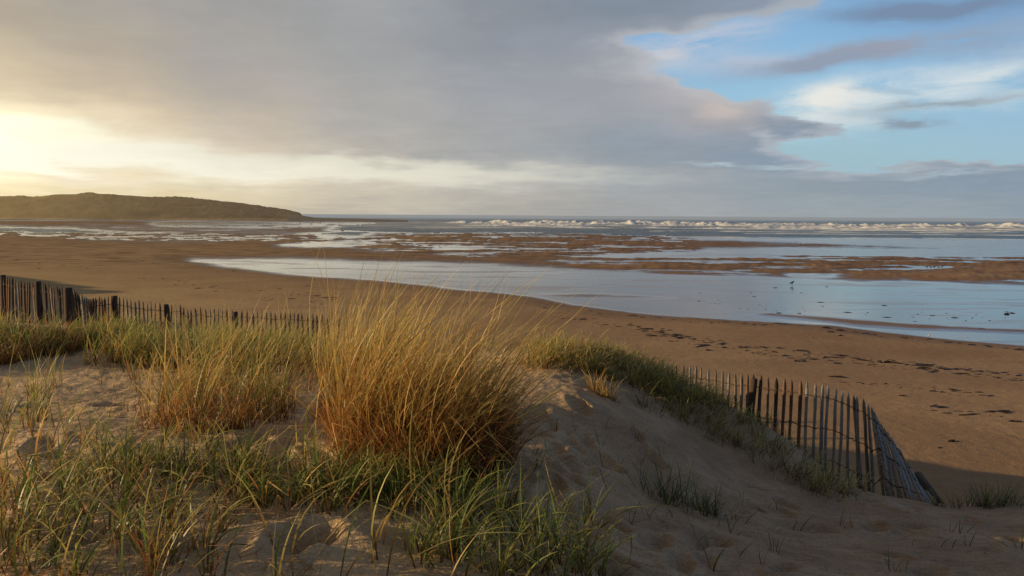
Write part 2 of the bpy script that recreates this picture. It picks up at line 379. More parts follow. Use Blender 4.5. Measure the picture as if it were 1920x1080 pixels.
def grass_material(name='marram_blades', tr=.42):
    m, t, out = new_mat(name)
    at_ = t.n('ShaderNodeAttribute', attribute_name='tint').outputs['Color']
    bs = t.n('ShaderNodeBsdfPrincipled', ins={'Base Color': at_, 'Roughness': .42, 'Specular IOR Level': .45})
    tl = t.n('ShaderNodeBsdfTranslucent', ins={0: at_})
    mx = t.n('ShaderNodeMixShader', ins={0: tr, 1: bs.outputs[0], 2: tl.outputs[0]}); t.set(out.inputs[0], mx.outputs[0]); return m
M_GRASS = grass_material()

# ------------------------------------------------------------------ DUNE height field
ctrl_px = [(0,1080,3.2),(500,1080,3.3),(960,1080,3.55),(1200,1080,3.9),(1500,1080,4.3),(1900,1080,4.75),
 (0,900,4.5),(0,780,6.0),(0,700,7.9),(100,665,9.0),(200,665,9.0),(0,612,11.0),(0,600,12.2),(150,618,11.2),(300,640,10.5),
 (300,720,7.6),(450,690,9.0),(550,700,8.6),(600,668,10.8),(450,640,12.0),(560,780,6.4),(640,770,6.4),(780,880,4.9),(400,880,4.7),(250,820,5.3),
 (900,800,6.0),(1000,685,8.2),(930,700,8.2),(1100,657,8.8),(1120,745,7.0),(1200,680,9.6),(1280,716,9.2),(1400,782,8.6),(1500,848,8.2),
 (1600,915,8.0),(1740,945,7.7),(1900,948,8.0),(2100,950,8.0),(1500,960,6.4),(1250,920,5.9),(1350,870,7.0),(1200,800,6.7),(1000,900,5.1),(1250,770,8.0),
 (1700,1020,5.6),(1450,900,7.1),(1100,820,6.2)]
cp = [at(u, v, d) for u, v, d in ctrl_px]
fence_r_base = [(1255,11.3,2.55),(1290,10.8,2.45),(1350,10.4,2.35),(1415,10,2.25),(1480,9.6,2.1),(1550,9.2,1.95),(1650,8.7,1.85)]
for u, d, z in fence_r_base: cp.append(np.array([(u-960)/F*d, d, z]))
for X, Y, z in [(-10,15.5,2.6),(-7.6,13.6,2.6),(-6.4,12.2,2.7),(-6.8,13.5,2.4),(-5.5,15,2.2),(-3.5,15.3,2.0),(-1.5,14,2.3),(0.5,12.5,2.3),(.3,10.9,2.95),(1.2,10.6,2.85),(-1,11.2,3.0),
   (0,0,3.55),(-3,0,3.6),(3,0,3.2),(-3,-5,3.7),(3,-5,3.4),(0,-3,3.6),(-6,2,3.65),(-8,6,3.5),(-12,12,3.3),(-16,15,3.2),(-13,4,3.4),(-20,6,3.5),(-22,14,3.3),(-18,-2,3.5),
   (6,3.5,2.8),(9,5,2.3),(12,2,2.6),(14,7,1.6),(8,-3,3.2),(15,-3,3.0),
   (-24,26,.0),(-15,23.5,.0),(-9,21,.0),(-4,20,.0),(-1,18.5,.0),(1.5,16.5,.0),(4,14,.0),(6.5,12.2,.0),(10,11.6,.0),(14,11,.0),(20,9,.0),
   (-26,34,-2),(-12,32,-2),(-2,27,-2),(4,22,-2),(9,18,-2),(15,17,-2),(22,14,-2)]:
    cp.append(np.array([X, Y, z]))
cp = np.array(cp)
def tps_fit(P, lam=.02):
    n = len(P); d2 = ((P[:, None, :2]-P[None, :, :2])**2).sum(-1)
    K = .5*d2*np.log(d2+1e-9) + lam*np.eye(n); A = np.zeros((n+3, n+3)); A[:n, :n] = K
    A[:n, n] = 1; A[:n, n+1:] = P[:, :2]; A[n, :n] = 1; A[n+1:, :n] = P[:, :2].T
    b = np.zeros(n+3); b[:n] = P[:, 2]; return np.linalg.solve(A, b)
W = tps_fit(cp)
GX = np.arange(-30, 26, .1); GY = np.arange(-8, 40, .1)
gx, gy = np.meshgrid(GX, GY); gz = W[-3] + W[-2]*gx + W[-1]*gy
for k in range(len(cp)):
    d2 = (gx-cp[k, 0])**2 + (gy-cp[k, 1])**2; gz += W[k]*.5*d2*np.log(d2+1e-9)
gz = np.clip(gz, -1.5, 5.2)
foots = []
_r = np.random.default_rng(11)
for k in range(46):                    # footprints and scuffs in the bare sand
    u, v = _r.uniform(1000, 1950), _r.uniform(890, 1100)
    if v < 940 and u > 1450: v += 60
    foots.append((u, v, _r.uniform(0, 3.14), _r.uniform(.6, 1.1)))
for k in range(16): foots.append((_r.uniform(990, 1250), _r.uniform(740, 900), _r.uniform(0, 3.14), _r.uniform(.7, 1.2)))
for k in range(14): foots.append((_r.uniform(60, 640), _r.uniform(720, 1040), _r.uniform(0, 3.14), _r.uniform(.8, 1.3)))
foots += [(1510,1000,.2,1.7),(1330,1020,.4,1.2),(230,762,.1,1.3)]
def base_h(X, Y):
    fx = np.clip((X-GX[0])/.1, 0, len(GX)-1.001); fy = np.clip((Y-GY[0])/.1, 0, len(GY)-1.001)
    i = fx.astype(int); j = fy.astype(int); a = fx-i; b = fy-j
    return (gz[j, i]*(1-a)+gz[j, i+1]*a)*(1-b) + (gz[j+1, i]*(1-a)+gz[j+1, i+1]*a)*b
def base_hit(u, v):
    r = ray(u, v); ds = np.arange(2.0, 22, .03); p = EYE + ds[:, None]*r
    hz = base_h(p[:, 0], p[:, 1]); k = np.argmax(p[:, 2] < hz)
    return p[k] if p[k, 2] < hz[k] else None
FT = []
for u, v, a, s in foots:
    p = base_hit(u, v)
    if p is not None: FT.append((p[0], p[1], a, s))
def dune_h(X, Y):
    X = np.asarray(X, float); Y = np.asarray(Y, float)
    z = base_h(X, Y) + .05*fbm(X*.5, Y*.5, 2) + .014*fbm(X*2.2+5, Y*2.2, 3)
    z = z + .009*(1-np.abs(fbm(X*3.1, Y*6.5+.8*X, 2))) + .007*fbm(X*9, Y*11, 3)*sstep(14, 6, Y)  # wind ripples
    for fx, fy, a, s in FT:
        dx, dy = X-fx, Y-fy; p = dx*math.cos(a)+dy*math.sin(a); q = -dx*math.sin(a)+dy*math.cos(a)
        r2 = (p/(.15*s))**2 + (q/(.075*s))**2
        w = r2 < 9
        if w.any(): z = z + np.where(w, -.052*s*np.exp(-r2**1.7) + .018*s*np.exp(-(np.sqrt(r2)-1.5)**2*3), 0)
    return z
# polar sheet around the viewpoint, denser where it is near
def polar(azs, rs):
    A, Rr = np.meshgrid(azs, rs); return Rr*np.sin(A), Rr*np.cos(A)
azs = np.concatenate([np.linspace(-150, -42, 90), np.linspace(-41, 41, 860), np.linspace(42, 150, 90)])*math.pi/180
rs = np.concatenate([np.linspace(.25, 2.4, 14), 1/np.linspace(1/2.6, 1/30.0, 640)])
X, Y = polar(azs, rs); Z = dune_h(X, Y)
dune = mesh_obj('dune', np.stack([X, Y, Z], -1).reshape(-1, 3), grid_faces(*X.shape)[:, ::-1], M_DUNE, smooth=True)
tag(dune, 'pale wind-blown sand dune in the foreground', 'dune', kind='structure')

# ------------------------------------------------------------------ BEACH height field
def sdf(poly, u, v, ay=4.0):           # signed distance, positive inside, rows weighted
    P = np.array(poly, float)*[1, ay]; v = v*ay; d = np.full(u.shape, 1e9); ins = np.zeros(u.shape, bool)
    for i in range(len(P)):
        a, b = P[i], P[(i+1) % len(P)]; e = b-a
        t = np.clip(((u-a[0])*e[0]+(v-a[1])*e[1])/(e@e), 0, 1)
        d = np.minimum(d, np.hypot(u-a[0]-t*e[0], v-a[1]-t*e[1]))
        c = ((a[1] > v) != (b[1] > v)) & (u < (b[0]-a[0])*(v-a[1])/(b[1]-a[1]+1e-12)+a[0]); ins ^= c
    return np.where(ins, d, -d)
POOL_A = [(372,490),(520,489),(700,494),(900,499),(1060,507),(1200,510),(1290,518),(1400,520),(1500,526),(1620,532),(1700,530),(1850,536),(2300,550),(2300,668),(1920,648),(1750,634),(1650,622),(1560,610),(1400,600),(1280,594),(1180,584),(1080,570),(1000,554),(900,545),(700,523),(600,517),(520,509),(440,499)]
BAR_A = [(1350,588),(1447,585),(1580,594),(1713,605),(1847,614),(2100,624),(2100,636),(1920,627),(1800,622),(1713,620),(1613,615),(1513,604),(1413,594)]
POOL_B = [(1035,481),(1150,474),(1280,470),(1500,468),(1740,468),(2200,462),(2200,487),(1920,484),(1800,484),(1660,484),(1480,482),(1400,485),(1290,488),(1180,489),(1100,484)]
POOL_C = [(1488,516),(1550,518),(1600,511),(1740,504),(1832,494),(1780,493),(1650,504),(1560,509)]
POOL_D = [(1390,492),(1500,493),(1490,497),(1410,496)]
STREAM = [(-400,424),(0,429),(130,430),(230,438),(330,443),(450,445),(560,442),(620,438),(640,433),(700,436),(650,447),(560,449),(450,449),(300,447),(180,445),(110,440),(0,436),(-400,432)]
STREAM2 = [(540,460),(640,452),(700,447),(740,452),(900,462),(1150,464),(1100,470),(960,471),(850,470),(760,468),(640,461),(590,462)]
SEA = [(640,404),(560,417),(700,418),(640,424),(620,431),(700,434),(760,438),(900,439),(1100,441),(1300,446),(1430,450),(1560,453),(1680,458),(1800,467),(2400,480),(2400,380),(640,380)]
FLAT1 = [(500,419),(600,421),(500,424),(380,423),(300,420)]
def beach_h(X, Y):
    u, v = project(X, Y, np.zeros_like(X)); ok = (Y > 5)
    wn = 14*fbm(X*.06, Y*.05, 4)+6*fbm(X*.5, Y*.16, 3)
    def pool(poly, ws=1.0): return sdf(poly, u, v) + wn*ws
    f = pool(POOL_A, .55); f = np.minimum(f, -pool(BAR_A, .4)*.8)
    f = np.minimum(f, -pool([(990,552),(1120,549),(1270,556),(1285,561),(1150,562),(1050,559)], .5)*.7)
    for q, s in ((POOL_B, .8), (POOL_C, .6), (POOL_D, .6), (STREAM, .5), (STREAM2, 1.2), (SEA, .7), (FLAT1, .5)): f = np.maximum(f, pool(q, s))
    # puddled lumpy flats
    lum = np.maximum(sstep(-30, 20, sdf([(640,456),(760,441),(900,438),(1280,446),(1300,468),(1040,480),(900,482),(760,470)], u, v)),
                     sstep(-30, 20, sdf([(1000,478),(1290,487),(1480,482),(2100,484),(2100,530),(1700,524),(1500,510),(1300,512),(1100,500)], u, v)))
    lum = np.maximum(lum, .6*sstep(-20, 10, sdf([(-300,430),(250,438),(640,442),(640,456),(300,450),(-300,440)], u, v)))
    f = np.where(ok, f, -200)
    # only 3 px of row (12 units) to go from water to dry bank
    h = -np.clip(f, -90, 60)*.0016
    near = sstep(70, 30, Y)
    h = np.where(f < 0, h*(1+.8*near), h)
    h = h + .10*sstep(-90, -500, f)
    l1 = fbm(X*.075, Y*.20, 5, .6)
    h = h + lum*(.19*l1 + .055 + .05*fbm(X*.7, Y*.5, 3)) 
    wetf = sstep(-30, 30, sdf([(120,417),(650,416),(660,442),(450,443),(320,441),(230,436),(120,428)], u, v))
    h = h*(1-wetf) + wetf*np.minimum(h, .040+.02*fbm(X*.03, Y*.08, 3))
    h = h + .010*fbm(X*.05, Y*.09, 3)*(1-lum) + .004*fbm(X*.6, Y*.6, 3)
    h = h + .55*sstep(26, 12, Y-.12*X) + .5*sstep(-200, -330, u-960+0*v)*0
    # foredune ridge that goes on out of the frame to the left
    a = np.array([-22., 16.]); b = np.array([-62., 62.]); e = b-a
    t = np.clip(((X-a[0])*e[0]+(Y-a[1])*e[1])/(e@e), 0, 1); dd = np.hypot(X-a[0]-t*e[0], Y-a[1]-t*e[1])
    h = h + (4.3+1.7*fbm(X*.09, Y*.09, 3))*np.exp(-(dd/7.5)**2)
    return h
azs = np.concatenate([np.linspace(-100, -41, 70), np.linspace(-40.5, 40.5, 1150), np.linspace(41, 90, 50)])*math.pi/180
rs = 1/np.linspace(1/9.0, 1/1400.0, 620)
X, Y = polar(azs, rs); Z = beach_h(X, Y)
far = sstep(520, 700, np.hypot(X, Y)); Z = Z*(1-far) - 1.0*far
beach = mesh_obj('beach', np.stack([X, Y, Z], -1).reshape(-1, 3), grid_faces(*X.shape)[:, ::-1], M_BEACH, smooth=True)
tag(beach, 'wide reddish sand beach at low tide with shallow pools', 'beach', kind='structure')
# water: one level sheet to the horizon
azw = np.linspace(-60, 60, 60)*math.pi/180; rw = 1/np.linspace(1/10., 1/40000., 80)
X, Y = polar(azw, rw)
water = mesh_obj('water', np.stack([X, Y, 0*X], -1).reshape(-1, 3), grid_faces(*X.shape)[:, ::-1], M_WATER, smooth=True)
tag(water, 'sea and tidal pools reflecting the sky', 'water', kind='structure')

# ------------------------------------------------------------------ SURF
def surf():
    mb = MB()
    prof = [(-7, 0.0), (-4, .25), (-2, .6), (-.8, .9), (.2, 1.0), (1.6, .8), (4, .45), (8, .18), (13, 0.0)]
    rows = [(192,.10,1000),(236,.16,1300),(268,.30,1000),(296,.42,900),(330,.55,1000),(370,.8,840),(420,1.05,810),(480,1.25,790),(560,1.5,780)]
    for k, (d, hmax, u0) in enumerate(rows):
        x0, x1 = (u0-960)/F*d, 1.15*(1920-960)/F*d + 20
        xs = np.arange(x0, x1, .8 if d < 500 else 1.2)
        yc = d + 14*fbm(xs*.012+k*7, xs*0+k, 3) + 1.0*fbm(xs*.12, xs*0+k*3, 2)
        on = sstep(-.12, .25, fbm(xs*.012+k*13, xs*0+k*5.5, 3) + (.34 if k in (0, 4, 5, 7) else .12))
        top = .80 + .75*fbm(xs*.05+3*k, xs*0+k, 6, .74)
        hh = hmax*on*np.clip(top, .15, 1.6)*sstep(x0, x0+25, xs)
        V = []
        for (py, ph) in prof:
            jit = .22*fbm(xs*.35+py, xs*0+k+py*.7, 2)
            V.append(np.stack([xs, yc+py*(1+.5*jit), hh*ph*(1+jit)-.05], -1))
        V = np.stack(V, 0); n = len(xs); f = grid_faces(len(prof), n)
        keep = (hh[f[:, 0] % n] > .04) | (hh[f[:, 1] % n] > .04)
        mb.add(V.reshape(-1, 3), f[keep])
    return mb.build('surf', M_FOAM, smooth=True)
tag(surf(), 'white breaking waves rolling in along the horizon', 'surf', kind='stuff')

# ------------------------------------------------------------------ HEADLAND
def ridge_mesh(sil, dist, depth, base_v, name, mat, jag, nx=700, ny=26):
    us = np.array([s[0] for s in sil], float); vs = np.array([s[1] for s in sil], float)
    u = np.linspace(us[0], us[-1], nx); v = np.interp(u, us, vs)
    pts = np.array([at(a, b, dist) for a, b in zip(u, v)])
    top = np.maximum(pts[:, 2], .1); V = []
    for j in range(ny):
        t = j/(ny-1)                                    # front foot -> crest -> back
        if t < .6: s = t/.6; y = dist - depth*(1-s); hh = top*(np.sin(s*math.pi/2)**.75)
        else: s = (t-.6)/.4; y = dist + depth*1.2*s; hh = top*(1-s**2)
        x = pts[:, 0]*y/dist
        nz = fbm(x*.035, y*np.ones(nx)*.035, 5, .62)
        yy = y + depth*.10*fbm(x*.012, x*0+j*.3, 3)*(1-t)
        V.append(np.stack([x, yy, hh*(1+.03*nz) + jag*np.abs(nz)*np.sin(min(t/.6, 1)*math.pi/2)*np.clip(top/6, 0, 1) - .3*(j in (0, ny-1))], -1))
    return mesh_obj(name, np.array(V).reshape(-1, 3), grid_faces(ny, nx), mat, smooth=False)
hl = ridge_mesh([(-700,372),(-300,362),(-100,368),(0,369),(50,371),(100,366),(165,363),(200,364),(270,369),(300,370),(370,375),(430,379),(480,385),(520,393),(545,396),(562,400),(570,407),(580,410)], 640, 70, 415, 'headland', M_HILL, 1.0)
tag(hl, 'low scrub-covered headland across the bay at the left', 'headland', kind='structure')
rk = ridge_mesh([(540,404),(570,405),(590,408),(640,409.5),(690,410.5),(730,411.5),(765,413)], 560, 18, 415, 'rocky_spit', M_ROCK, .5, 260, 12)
tag(rk, 'dark rocky spit running out from the headland foot', 'rocks', kind='structure')

# ------------------------------------------------------------------ FENCES
def paling(base, tip, w, th, rg, point=.09):
    """split chestnut pale with hewn point, slightly bent"""
    base = np.array(base, float); tip = np.array(tip, float); ax = tip-base; L = np.linalg.norm(ax); ax /= L
    k = 7; ts = np.concatenate([np.linspace(0, 1-point, k-1), [1-point*.45, 1.0]])
    bend = rg.normal(0, .006, 3); ph = rg.uniform(0, 6)
    pts = [base + ax*L*t + bend*math.sin(t*math.pi) + np.array([.003*math.sin(t*9+ph), 0, 0]) for t in ts]
    rad = [w*(1+.10*math.sin(t*7+ph)) for t in ts]; rad[-2] = w*.72; rad[-1] = w*.12
    mb = MB(); mb.tube(pts, np.array(rad)*.74, 4, th/w, side=rg.normal(0, .25, 3)+np.array([1, 0, 0]))
    return mb
def wire(pts, parent, name='wire', r=.004):
    mb = MB(); pts = np.array(pts)
    n = 6*(len(pts)-1)+1; t = np.linspace(0, len(pts)-1, n)
    q = np.stack([np.interp(t, np.arange(len(pts)), pts[:, i]) for i in range(3)], -1)
    q[:, 2] += .006*np.sin(np.arange(n)*1.9)
    mb.tube(q, r, 4); q2 = q.copy(); q2[:, 2] += .008*np.cos(np.arange(n)*2.1); q2[:, 1] -= .006; mb.tube(q2, r*.8, 4)
    return place(mb.build(name, M_WIRE), parent)
rg = np.random.default_rng(5)
def Z_(x, y): return 660+y/3.556
# right-hand fence: tips read as (u, v) and feet, at real distances
tipz = [(50,75),(98,80),(148,80),(190,85),(232,92),(265,100),(316,107),(364,112),(410,120),(452,130),(495,142),(538,143),(577,145),(617,145),(665,153),(712,165),(768,170),(824,175),(872,182),(933,187),(972,194),(1030,203),(1075,212),(1113,218),(1166,234),(1208,250),(1247,265),(1283,287),(1302,292),(1348,310),(1378,345)]
fr = empty('paling_fence', (at(1500, 800, 9.4)[0], 9.4, 2.5))
tag(fr, 'weathered pointed paling fence sagging and collapsing down the dune at the right', 'fence')
tips = []; feet = []
def dR(u): return float(np.interp(u, [1250, 1290, 1415, 1550, 1650, 1720], [11.3, 10.8, 10.0, 9.25, 8.75, 8.4]))
for x, y in tipz:
    u = 1240+x/3.556; v = 660+y/3.556; d = dR(u); tp = at(u, v, d)
    lean = -.012*0 + rg.normal(0, .018) + (.02 if u > 1600 else 0) + (.09 if x > 1280 else 0)
    Lp = 1.12+rg.normal(0, .03)
    ft = tp + np.array([lean + (.0 if x < 800 else -.01), -.05+rg.normal(0, .015), -Lp])
    tips.append(tp); feet.append(ft)
col = [((1402,368),(1475,900)),((1410,385),(1500,905)),((1420,400),(1525,930)),((1432,428),(1548,950)),((1447,455),(1580,965)),((1465,478),(1602,960)),((1482,500),(1625,962)),
       ((1505,528),(1648,970)),((1530,565),(1672,975)),((1552,600),(1700,985)),((1580,640),(1722,985)),((1605,690),(1745,990)),((1640,740),(1770,992)),((1668,795),(1796,994)),((1690,815),(1820,994))]
for i, ((a, b), (c, e)) in enumerate(col):
    u, v = 1240+a/3.556, 660+b/3.556; uf, vf = 1240+c/3.556, 660+e/3.556; s = i/14
    tips.append(at(u, v, 8.75+.35*s)); ft = at(uf, vf, 8.15-.6*s); tp = tips[-1]
    feet.append(ft + (ft-tp)*.10)
for i, (tp, ft) in enumerate(zip(tips, feet)):
    mt = M_WOOD if i < 20 and rg.random() < .6 else M_WOODG
    if i in (12, 13, 14, 15, 16, 17, 18, 19): mt = M_WOODR if rg.random() < .6 else M_POST
    if i > 26 and rg.random() < .35: mt = M_WOOD
    w = .031+rg.normal(0, .0045); w = w*(1.1 if 30 > i > 13 else .78 if i > 30 else 1.0)
    place(paling(ft, tp, w, w*.5, rg, .085 if i < 31 else .06).build('picket', mt), fr)
s0, s1 = at(1240+1548/3.556, 660+700/3.556, 8.55), at(1240+1612/3.556, 660+905/3.556, 8.35)
o = place(paling(s1, s0, .017, .006, rg, .2).build('picket', M_ORANGE), fr); o['label'] = 'short split picket of bright orange wood'
for fz in (.14, .47, .80):
    pts = [tp+(ft-tp)*fz+np.array([0, -.014, 0]) for tp, ft in zip(tips, feet)]
    pts = sorted(pts[:31], key=lambda q: q[0])[2:]+pts[31:]
    wire(pts, fr, r=.0042)
def post(u, v, d, w, L, parent, lean=(0, 0), mt=None):
    tp = at(u, v, d); ft = tp + np.array([lean[0], lean[1], -L]); n = 5
    pts = [ft+(tp-ft)*t for t in np.linspace(0, 1, n)]+[tp+np.array([0, 0, .006])]
    rad = w*np.array([1.0, 1.03, .98, 1.0, .97, .80]); mb = MB(); mb.tube(pts, rad, 8)
    return place(mb.build('post', mt or M_POST, smooth=False), parent)
post(1240+618/3.556, 660+180/3.556, 9.95, .047, 1.3, fr, (-.1, 0))
o = post(1240+1722/3.556, 660+815/3.556, 8.7, .055, .01, fr)
bpy.data.objects.remove(o)
a0, a1 = at(1240+1712/3.556, 660+822/3.556, 8.6), at(1240+1835/3.556, 660+990/3.556, 7.85)
mb = MB(); mb.tube([a1+(a1-a0)*.2, a1, (a0+a1)/2, a0, a0+np.array([-.004, .004, .006])], [.045, .045, .047, .046, .036], 8)
o = place(mb.build('post', M_POST), fr); o['label'] = 'thick round fence post fallen over at the fence end'

# left-hand fence
fl = empty('paling_fence', (-6.0, 14.0, 2.5))
tag(fl, 'long dark paling fence half buried behind the grass at the left', 'fence')
topl = [(-40,512),(0,517),(15,522),(40,528),(62,533),(90,533),(110,541),(128,541),(140,547),(165,562),(180,561),(215,556),(250,565),(300,570),(330,575),(360,583),(420,582),(480,585),(540,588),(600,593),(640,597)]
dl = [(-40,15.5),(0,15),(70,13.2),(128,12.0),(165,12.4),(215,13.6),(310,15),(440,15.6),(640,15.8)]
sp = [(-40,4.2),(60,4.6),(130,4.2),(165,4.6),(215,6.8),(320,7.0),(420,8.4),(640,8.8)]
u = -38.0; tl = []; fe = []
while u < 640:
    v = np.interp(u, *zip(*topl))-3+rg.normal(0, 1.6); d = np.interp(u, *zip(*dl)); tp = at(u, v, d+rg.normal(0, .01))
    ln = -.10 if 70 < u < 170 else 0
    ft = tp + np.array([rg.normal(0, .03)-ln*.6, -.03+rg.normal(0, .02), -1.1-rg.uniform(0, .05)]); tl.append(tp); fe.append(ft)
    mt = [M_WOOD, M_WOOD, M_WOODR][int(rg.integers(0, 3))] if u > 200 else [M_WOOD, M_POST, M_POST, M_WOODR][int(rg.integers(0, 4))]
    w = .030+rg.normal(0, .005)
    place(paling(ft, tp, w, w*.55, rg).build('picket', mt), fl)
    u += np.interp(u, *zip(*sp))*rg.uniform(.75, 1.25)*1.08
for fz in (.13, .5): wire([tp+(ft-tp)*fz+np.array([0, -.015, 0]) for tp, ft in zip(tl, fe)], fl)
for (pu, pv, pd, pw) in [(5,516,14.9,.05),(71,528,13.1,.05),(127,540,11.9,.062),(215,555,13.5,.045),(311,571,14.9,.045),(441,585,15.5,.048),(611,607,14.4,.055)]:
    post(pu, pv, pd, pw, 1.4, fl)

# ------------------------------------------------------------------ GRASS
def blades(P, L, th0, curl, phi, wind, w, c_base, c_mid, c_tip, nseg=7, kink=None, rs_=None, side_rand=1.0):
    """vectorised ribbons. P Nx3 root, L length, th0 start tilt, curl extra tilt at tip, phi heading"""
    N = len(P); t = np.linspace(0, 1, nseg+1)
    th = th0[:, None] + curl[:, None]*t[None, :]**1.6
    if kink is not None:
        kp, ka = kink; th = th + np.where(t[None, :] > kp[:, None], ka[:, None], 0)
    hx, hy = np.cos(phi), np.sin(phi)
    gust = rs_.uniform(.35, 1.65, (N, 1)); wx = wind[0]*gust; wy = wind[1]*gust
    ds = (L/nseg)[:, None]
    dx = hx[:, None]*np.sin(th) + wx*t[None, :]; dy = hy[:, None]*np.sin(th) + wy*t[None, :]; dz = np.cos(th)
    nn = np.sqrt(dx**2+dy**2+dz**2); dx, dy, dz = dx/nn*ds, dy/nn*ds, dz/nn*ds
    C = np.zeros((N, nseg+1, 3)); C[:, 0] = P
    for i in range(nseg): C[:, i+1] = C[:, i] + np.stack([dx[:, i], dy[:, i], dz[:, i]], -1)
    sa = phi + math.pi/2 + rs_.normal(0, .6, N)*side_rand
    S = np.stack([np.cos(sa), np.sin(sa), rs_.normal(0, .25, N)], -1)
    prof = np.array([.75, 1, 1, .95, .85, .68, .42, .08]) if nseg == 7 else np.interp(t, [0, .2, .5, .8, 1], [.75, 1, .95, .65, .08])
    hw = (w[:, None]*prof[None, :])[..., None]*S[:, None, :]
    V = np.stack([C-hw, C+hw], 2).reshape(N*(nseg+1)*2, 3)
    b = (np.arange(N)*(nseg+1)*2)[:, None] + (np.arange(nseg)*2)[None, :]
    Fc = np.stack([b, b+1, b+3, b+2], -1).reshape(-1, 4)
    tt = t[None, :, None]
    cb, cm, ct = c_base[:, None, :], c_mid[:, None, :], c_tip[:, None, :]
    c = np.where(tt < .4, cb+(cm-cb)*(tt/.4)**1.3, cm+(ct-cm)*(tt-.4)/.6)
    cc = np.repeat(c, 2, axis=1).reshape(-1, 3)
    return V, Fc, cc
PAL = {
 'umber': (np.array([[.05,.018,.008]]), np.array([[.09,.03,.012],[.12,.05,.02]]), np.array([[.22,.10,.04],[.14,.07,.03]])),  # dead leaves, with the shadow of the tussock core put into the tint
 'gold': (np.array([[.30,.085,.025],[.22,.10,.03],[.34,.12,.04]]), np.array([[.52,.31,.08],[.42,.30,.08],[.44,.22,.06]]), np.array([[.70,.54,.20],[.58,.48,.15],[.64,.42,.17]])),
 'rust': (np.array([[.26,.06,.018],[.20,.06,.02]]), np.array([[.34,.12,.035],[.40,.18,.06]]), np.array([[.46,.26,.10],[.40,.22,.09]])),
 'green': (np.array([[.26,.16,.05],[.16,.15,.045],[.20,.12,.04]]), np.array([[.13,.19,.03],[.19,.22,.045],[.09,.15,.03]]), np.array([[.22,.28,.05],[.42,.42,.16],[.15,.20,.045]])),
 'olive': (np.array([[.28,.13,.045],[.24,.10,.035]]), np.array([[.30,.25,.06],[.22,.22,.05],[.36,.26,.08]]), np.array([[.58,.50,.20],[.42,.38,.11],[.34,.33,.09]])),
 'dark': (np.array([[.13,.085,.035]]), np.array([[.075,.095,.03],[.10,.11,.04]]), np.array([[.11,.13,.045],[.20,.19,.08]])),
}
def pal(mixs, N, r):
    names = list(mixs); pr = np.array([mixs[n] for n in names], float); pr /= pr.sum()
    pick = r.choice(len(names), N, p=pr); out = [np.zeros((N, 3)) for _ in range(3)]
    for k, nm in enumerate(names):
        idx = np.where(pick == k)[0]
        for j in range(3):
            A = PAL[nm][j]; out[j][idx] = A[r.integers(0, len(A), len(idx))]
    br = r.uniform(.8, 1.0, (N, 1))+.8*r.random((N, 1))**2.2
    out[0] = out[0]*.5; out[1] = out[1]*.92  # blade bases darkened: shade inside the tussock painted into the colour
    return [o*br for o in out]
def hit(u, v):
    r = ray(u, v); ds = np.arange(2.0, 22, .02); p = EYE + ds[:, None]*r
    hz = dune_h(p[:, 0], p[:, 1]); k = int(np.argmax(p[:, 2] < hz))
    return p[k] if p[k, 2] < hz[k] else None
def tuft_data(r, centers, n_each, spread, L, mixs, lean=.25, curl=.9, w=.003, wind=(.35, .05), kink=.12, nseg=7, outward=.5):
    """tufts: blades share a root point and splay outward"""
    Ps = []; ph = []; Ls = []; rr = []
    for c, n, s, l in zip(centers, n_each, spread, L):
        a = r.uniform(0, 2*math.pi, n); q = np.sqrt(r.random(n))*s
        x = c[0]+q*np.cos(a); y = c[1]+q*np.sin(a)
        Ps.append(np.stack([x, y, x*0], -1)); ph.append(a+r.normal(0, .7, n)); Ls.append(l*r.uniform(.45, 1.12, n)); rr.append(q/max(s, 1e-6))
    Ps = np.concatenate(Ps); ph = np.concatenate(ph); Ls = np.concatenate(Ls); rr = np.concatenate(rr); N = len(Ps)
    Ps[:, 2] = dune_h(Ps[:, 0], Ps[:, 1]) - .015
    th0 = np.abs(r.normal(.06, lean*.6, N)) + outward*rr*lean
    cu = np.abs(r.normal(curl*.75, curl*.5, N))
    kp = np.where(r.random(N) < kink, r.uniform(.35, .8, N), 2.0); ka = r.uniform(.7, 1.9, N)
    cb, cm, ct = pal(mixs, N, r)
    return blades(Ps, Ls, th0, cu, ph, wind, w*r.uniform(.55, 1.25, N), cb, cm, ct, nseg, (kp, ka), r)
def join(datas):
    V = []; Fq = []; C = []; n = 0
    for v, f, c in datas: V.append(v); Fq.append(f+n); C.append(c); n += len(v)
    return np.concatenate(V), np.concatenate(Fq), np.concatenate(C)
def grass_obj(name, datas, parent=None):
    V, Fq, C = join(datas)
    o = mesh_obj(name, V, Fq, M_GRASS, smooth=True, col=C)
    if parent: place(o, parent)
    return o
def in_poly(poly, x, y):
    ins = False
    for i in range(len(poly)):
        (x1, y1), (x2, y2) = poly[i], poly[(i+1) % len(poly)]
        if (y1 > y) != (y2 > y) and x < (x2-x1)*(y-y1)/(y2-y1)+x1: ins = not ins
    return ins
def scatter(r, poly, n):               # n tuft roots spread evenly over the ground that fills a region
    xs = [p[0] for p in poly]; ys = [p[1] for p in poly]; out = []; tries = 0
    while len(out) < n and tries < n*12:
        tries += 1; u, v = r.uniform(min(xs), max(xs)), r.uniform(min(ys), max(ys))
        if in_poly(poly, u, v):
            p = base_hit(u, v)
            if p is not None and p[2] > .6: out.append(p)
    return out
r = np.random.default_rng(21)
def cover(name, label, poly, n, nb, spread, L, mixs, seed, **kw):
    r = np.random.default_rng(seed); cs = scatter(r, poly, n); k = len(cs)
    d = tuft_data(r, cs, r.integers(nb[0], nb[1], k), r.uniform(spread[0], spread[1], k), r.uniform(L[0], L[1], k), mixs, **kw)
    o = grass_obj(name, [d]); tag(o, label, 'grass', kind='stuff'); return o
